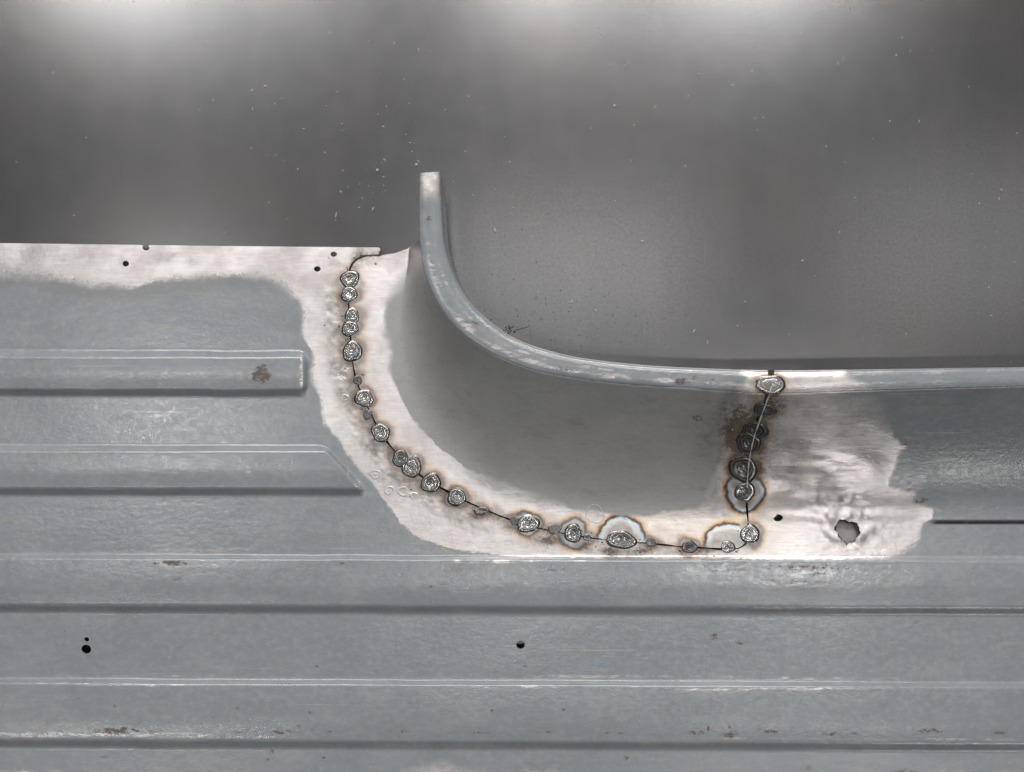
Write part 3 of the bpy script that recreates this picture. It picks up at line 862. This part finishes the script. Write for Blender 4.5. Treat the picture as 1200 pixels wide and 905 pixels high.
# ------------------------------------------------------------------ weld spatter: beads and little rings burnt on beside the seam
sv, sf = [], []
def blob(px, py, r, h):
    b0 = len(sv); na = 6
    an = np.arange(na) * 2 * math.pi / na + random.random()
    x1, y1 = px + r * np.cos(an), py + r * np.sin(an)
    x2, y2 = px + .6 * r * np.cos(an), py + .6 * r * np.sin(an)
    xs = np.concatenate([x1, x2, [px]]); ys = np.concatenate([y1, y2, [py]])
    zs = surf(xs, ys) + np.concatenate([np.full(na, -.0001), np.full(na, h * .75), [h]])
    sv.extend(P(xs, ys, zs))
    for j in range(na):
        k = (j + 1) % na
        sf.append((b0 + k, b0 + j, b0 + na + j, )); sf.append((b0 + k, b0 + na + j, b0 + na + k))
        sf.append((b0 + na + k, b0 + na + j, b0 + 2 * na))
for _ in range(150):
    p = SEAM[random.randrange(4, len(SEAM) - 10)]
    blob(p[0] + random.gauss(-3, 9), p[1] + random.gauss(2, 6), random.uniform(.6, 1.7), random.uniform(.0002, .0006))
o = mesh_obj('weld_spatter', sv, sf, MAT_BEAD, panel, True, 'stuff')
for nm, v in (('bead_radius', .4), ('bead_dark', .35)):
    A = o.data.attributes.new(nm, 'FLOAT', 'POINT'); A.data.foreach_set('value', np.full(len(o.data.vertices), v, np.float32))

def crater(px, py, rx, ry, w, h):
    na = 22
    an = np.arange(na) * 2 * math.pi / na
    wob = 1 + .08 * np.sin(2 * an + px) + .06 * np.sin(3 * an + py)
    rows = []
    for u, hh in ((1 + w, -.00005), (1, h), (1 - w, h * .4), (1 - 2 * w, -.00005)):
        x1, y1 = px + rx * u * wob * np.cos(an), py + ry * u * wob * np.sin(an)
        rows.append(P(x1, y1, surf(x1, y1) + hh * (1 + (.5 * np.sin(an * 2 + py) if hh > 0 else 0))))
    co = np.concatenate(rows)
    f = [(i * na + (j + 1) % na, i * na + j, (i + 1) * na + j, (i + 1) * na + (j + 1) % na) for i in range(3) for j in range(na)]
    return mesh_obj('weld_ring', co, f, MAT_EDGE, panel)
for q in [(456, 575, 5.5, 4.5), (472, 576, 6, 5.5), (485, 581, 4, 4), (440, 556, 6, 5), (404, 466, 4, 4),
          (697, 602.5, 11, 10.5)]:
    crater(*q, .22 if q[2] < 10 else .07, .00014 if q[2] < 10 else .00008)

# sheet showing through the torn hole
na = 20
bxs = [993 + 27 * math.cos(2 * math.pi * j / na) for j in range(na)]
bys = [622 + 27 * math.sin(2 * math.pi * j / na) for j in range(na)]
top = P(np.array(bxs), np.array(bys), np.full(na, Z0 - .0040)); bot = top - np.array([0, 0, .0008])
mesh_obj('backing_sheet', list(top) + list(bot), [tuple(range(na))[::-1]] + [(j, (j + 1) % na, na + (j + 1) % na, na + j) for j in range(na)], MAT_BACK, panel, False)

# ragged dark strip in place of the torn hole's shadow, thickest at top and right
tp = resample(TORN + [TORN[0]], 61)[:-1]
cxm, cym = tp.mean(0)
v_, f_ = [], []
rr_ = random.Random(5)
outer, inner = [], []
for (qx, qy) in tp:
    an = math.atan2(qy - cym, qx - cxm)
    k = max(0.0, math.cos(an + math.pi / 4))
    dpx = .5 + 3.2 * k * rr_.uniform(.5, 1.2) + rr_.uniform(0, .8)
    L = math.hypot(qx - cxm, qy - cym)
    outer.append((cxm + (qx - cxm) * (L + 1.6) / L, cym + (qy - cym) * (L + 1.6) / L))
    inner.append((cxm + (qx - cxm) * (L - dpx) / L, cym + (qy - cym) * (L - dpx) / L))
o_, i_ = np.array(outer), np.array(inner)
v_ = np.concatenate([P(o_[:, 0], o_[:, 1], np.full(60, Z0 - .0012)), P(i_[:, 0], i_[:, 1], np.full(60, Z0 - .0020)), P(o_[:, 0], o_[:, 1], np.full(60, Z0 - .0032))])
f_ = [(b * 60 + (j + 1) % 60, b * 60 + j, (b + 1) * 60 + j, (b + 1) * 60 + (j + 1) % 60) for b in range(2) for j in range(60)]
mesh_obj('torn_edge_shade', v_, f_, MAT_DARKCHIP_SHADE, panel, False)

# ------------------------------------------------------------------ chips and filings lying on the bench
def chip_mesh(px, py, L, W, ang, H, verts, faces):
    c0 = P(np.array([px]), np.array([py]), np.array([0.0]))[0]
    b0 = len(verts)
    ca, sa = math.cos(ang), math.sin(ang)
    n = 5
    for lev in (0, 1):
        for j in range(n):
            t = 2 * math.pi * j / n + .3
            k = 1 if lev == 0 else .7
            x = L * S * .5 * math.cos(t) * k * (1 + .2 * math.sin(7 * px + j)); y = W * S * .5 * math.sin(t) * k
            verts.append((c0[0] + x * ca - y * sa, c0[1] + x * sa + y * ca, .00002 if lev == 0 else H))
    faces.append(tuple(b0 + n + j for j in range(n)))
    for j in range(n):
        faces.append((b0 + j, b0 + (j + 1) % n, b0 + n + (j + 1) % n, b0 + n + j))

BIG = [  # px, py, length, width, angle, label
    (580, 270, 8, 3, 1.9, 'long pale metal sliver on the bench right of the lip free end'),
    (670, 354, 6, 3, .9, 'short pale chip on the bench inside the bend of the lip'),
    (698, 364, 5, 2.6, 1.7, 'small pale chip beside the short chip inside the lip bend'),
    (437, 245, 6, 2.4, 1.1, 'curled pale chip on the bench left of the lip free end'),
    (442, 199.5, 5, 4, .3, 'round white speck on the bench above the welded corner'),
    (488, 193, 4.5, 4, .3, 'round white speck just above the lip free end'),
    (753, 283, 6, 3, .1, 'pale chip lying flat on the bench far right of the lip end'),
    (720, 124, 4, 4, .1, 'bright warm speck high on the open bench'),
    (813, 388, 7, 2, 1.0, 'thin bright sliver on the bench above the straight part of the curved lip'),
    (829, 402, 6, 2, 1.7, 'thin upright sliver on the bench nearest the upright weld'),
    (311, 101, 6, 3, .2, 'pale chip on the bench in the upper left, alone'),
    (394, 252, 8, 2, 1.4, 'upright pale sliver on the bench above the two drilled corner holes'),
]
for (x, y, L, W, an, lab) in BIG:
    v, f = [], []
    chip_mesh(x, y, L, W, an, .0007, v, f)
    o = mesh_obj('metal_chip', v, f, MAT_CHIP, None, False)
    o['label'] = lab; o['category'] = 'metal chip'; o['group'] = 'pale chips lying on the bench'

v, f = [], []
for _ in range(230):
    x, y = random.uniform(-100, 1300), random.uniform(-120, 440)
    if random.random() < .22:
        x, y = random.gauss(420, 90), random.gauss(190, 60)
    if y > 275 and x < 500: continue
    L = random.choice([1.2, 1.5, 1.8, 2.2, 2.8, 4.0]) * random.uniform(.8, 1.1)
    chip_mesh(x, y, L, min(L, random.uniform(1.0, 2.0)), random.uniform(0, 3.1), .0003, v, f)
o = mesh_obj('pale_grit', v, f, MAT_CHIP, None, False, 'stuff')
o['label'] = 'fine pale grit and filings strewn over the steel bench'
o['category'] = 'grit'
v, f = [], []
for _ in range(120):
    x, y = random.gauss(640, 70), random.gauss(380, 34)
    lim = np.interp(x, LIP_OUT[60:, 0], LIP_OUT[60:, 1])
    if y > lim - 4 or x < 545: continue
    L = random.uniform(.9, 2.2)
    chip_mesh(x, y, L, random.uniform(.8, 1.4), random.uniform(0, 3.1), .0003, v, f)
for _ in range(26):
    chip_mesh(random.gauss(596, 4), random.gauss(388, 2.5), random.uniform(1.5, 4), random.uniform(1, 2), random.uniform(0, 3), .0004, v, f)
for j in range(10):
    chip_mesh(605 + 1.6 * j, 387 - .5 * j + random.uniform(-.6, .6), 2.4, 1, .4, .0003, v, f)
o = mesh_obj('dark_filings', v, f, MAT_DARKCHIP_SHADE, None, False, 'stuff')
o['label'] = 'dark filings and a small clump of grit against the curved lip'
o['category'] = 'filings'
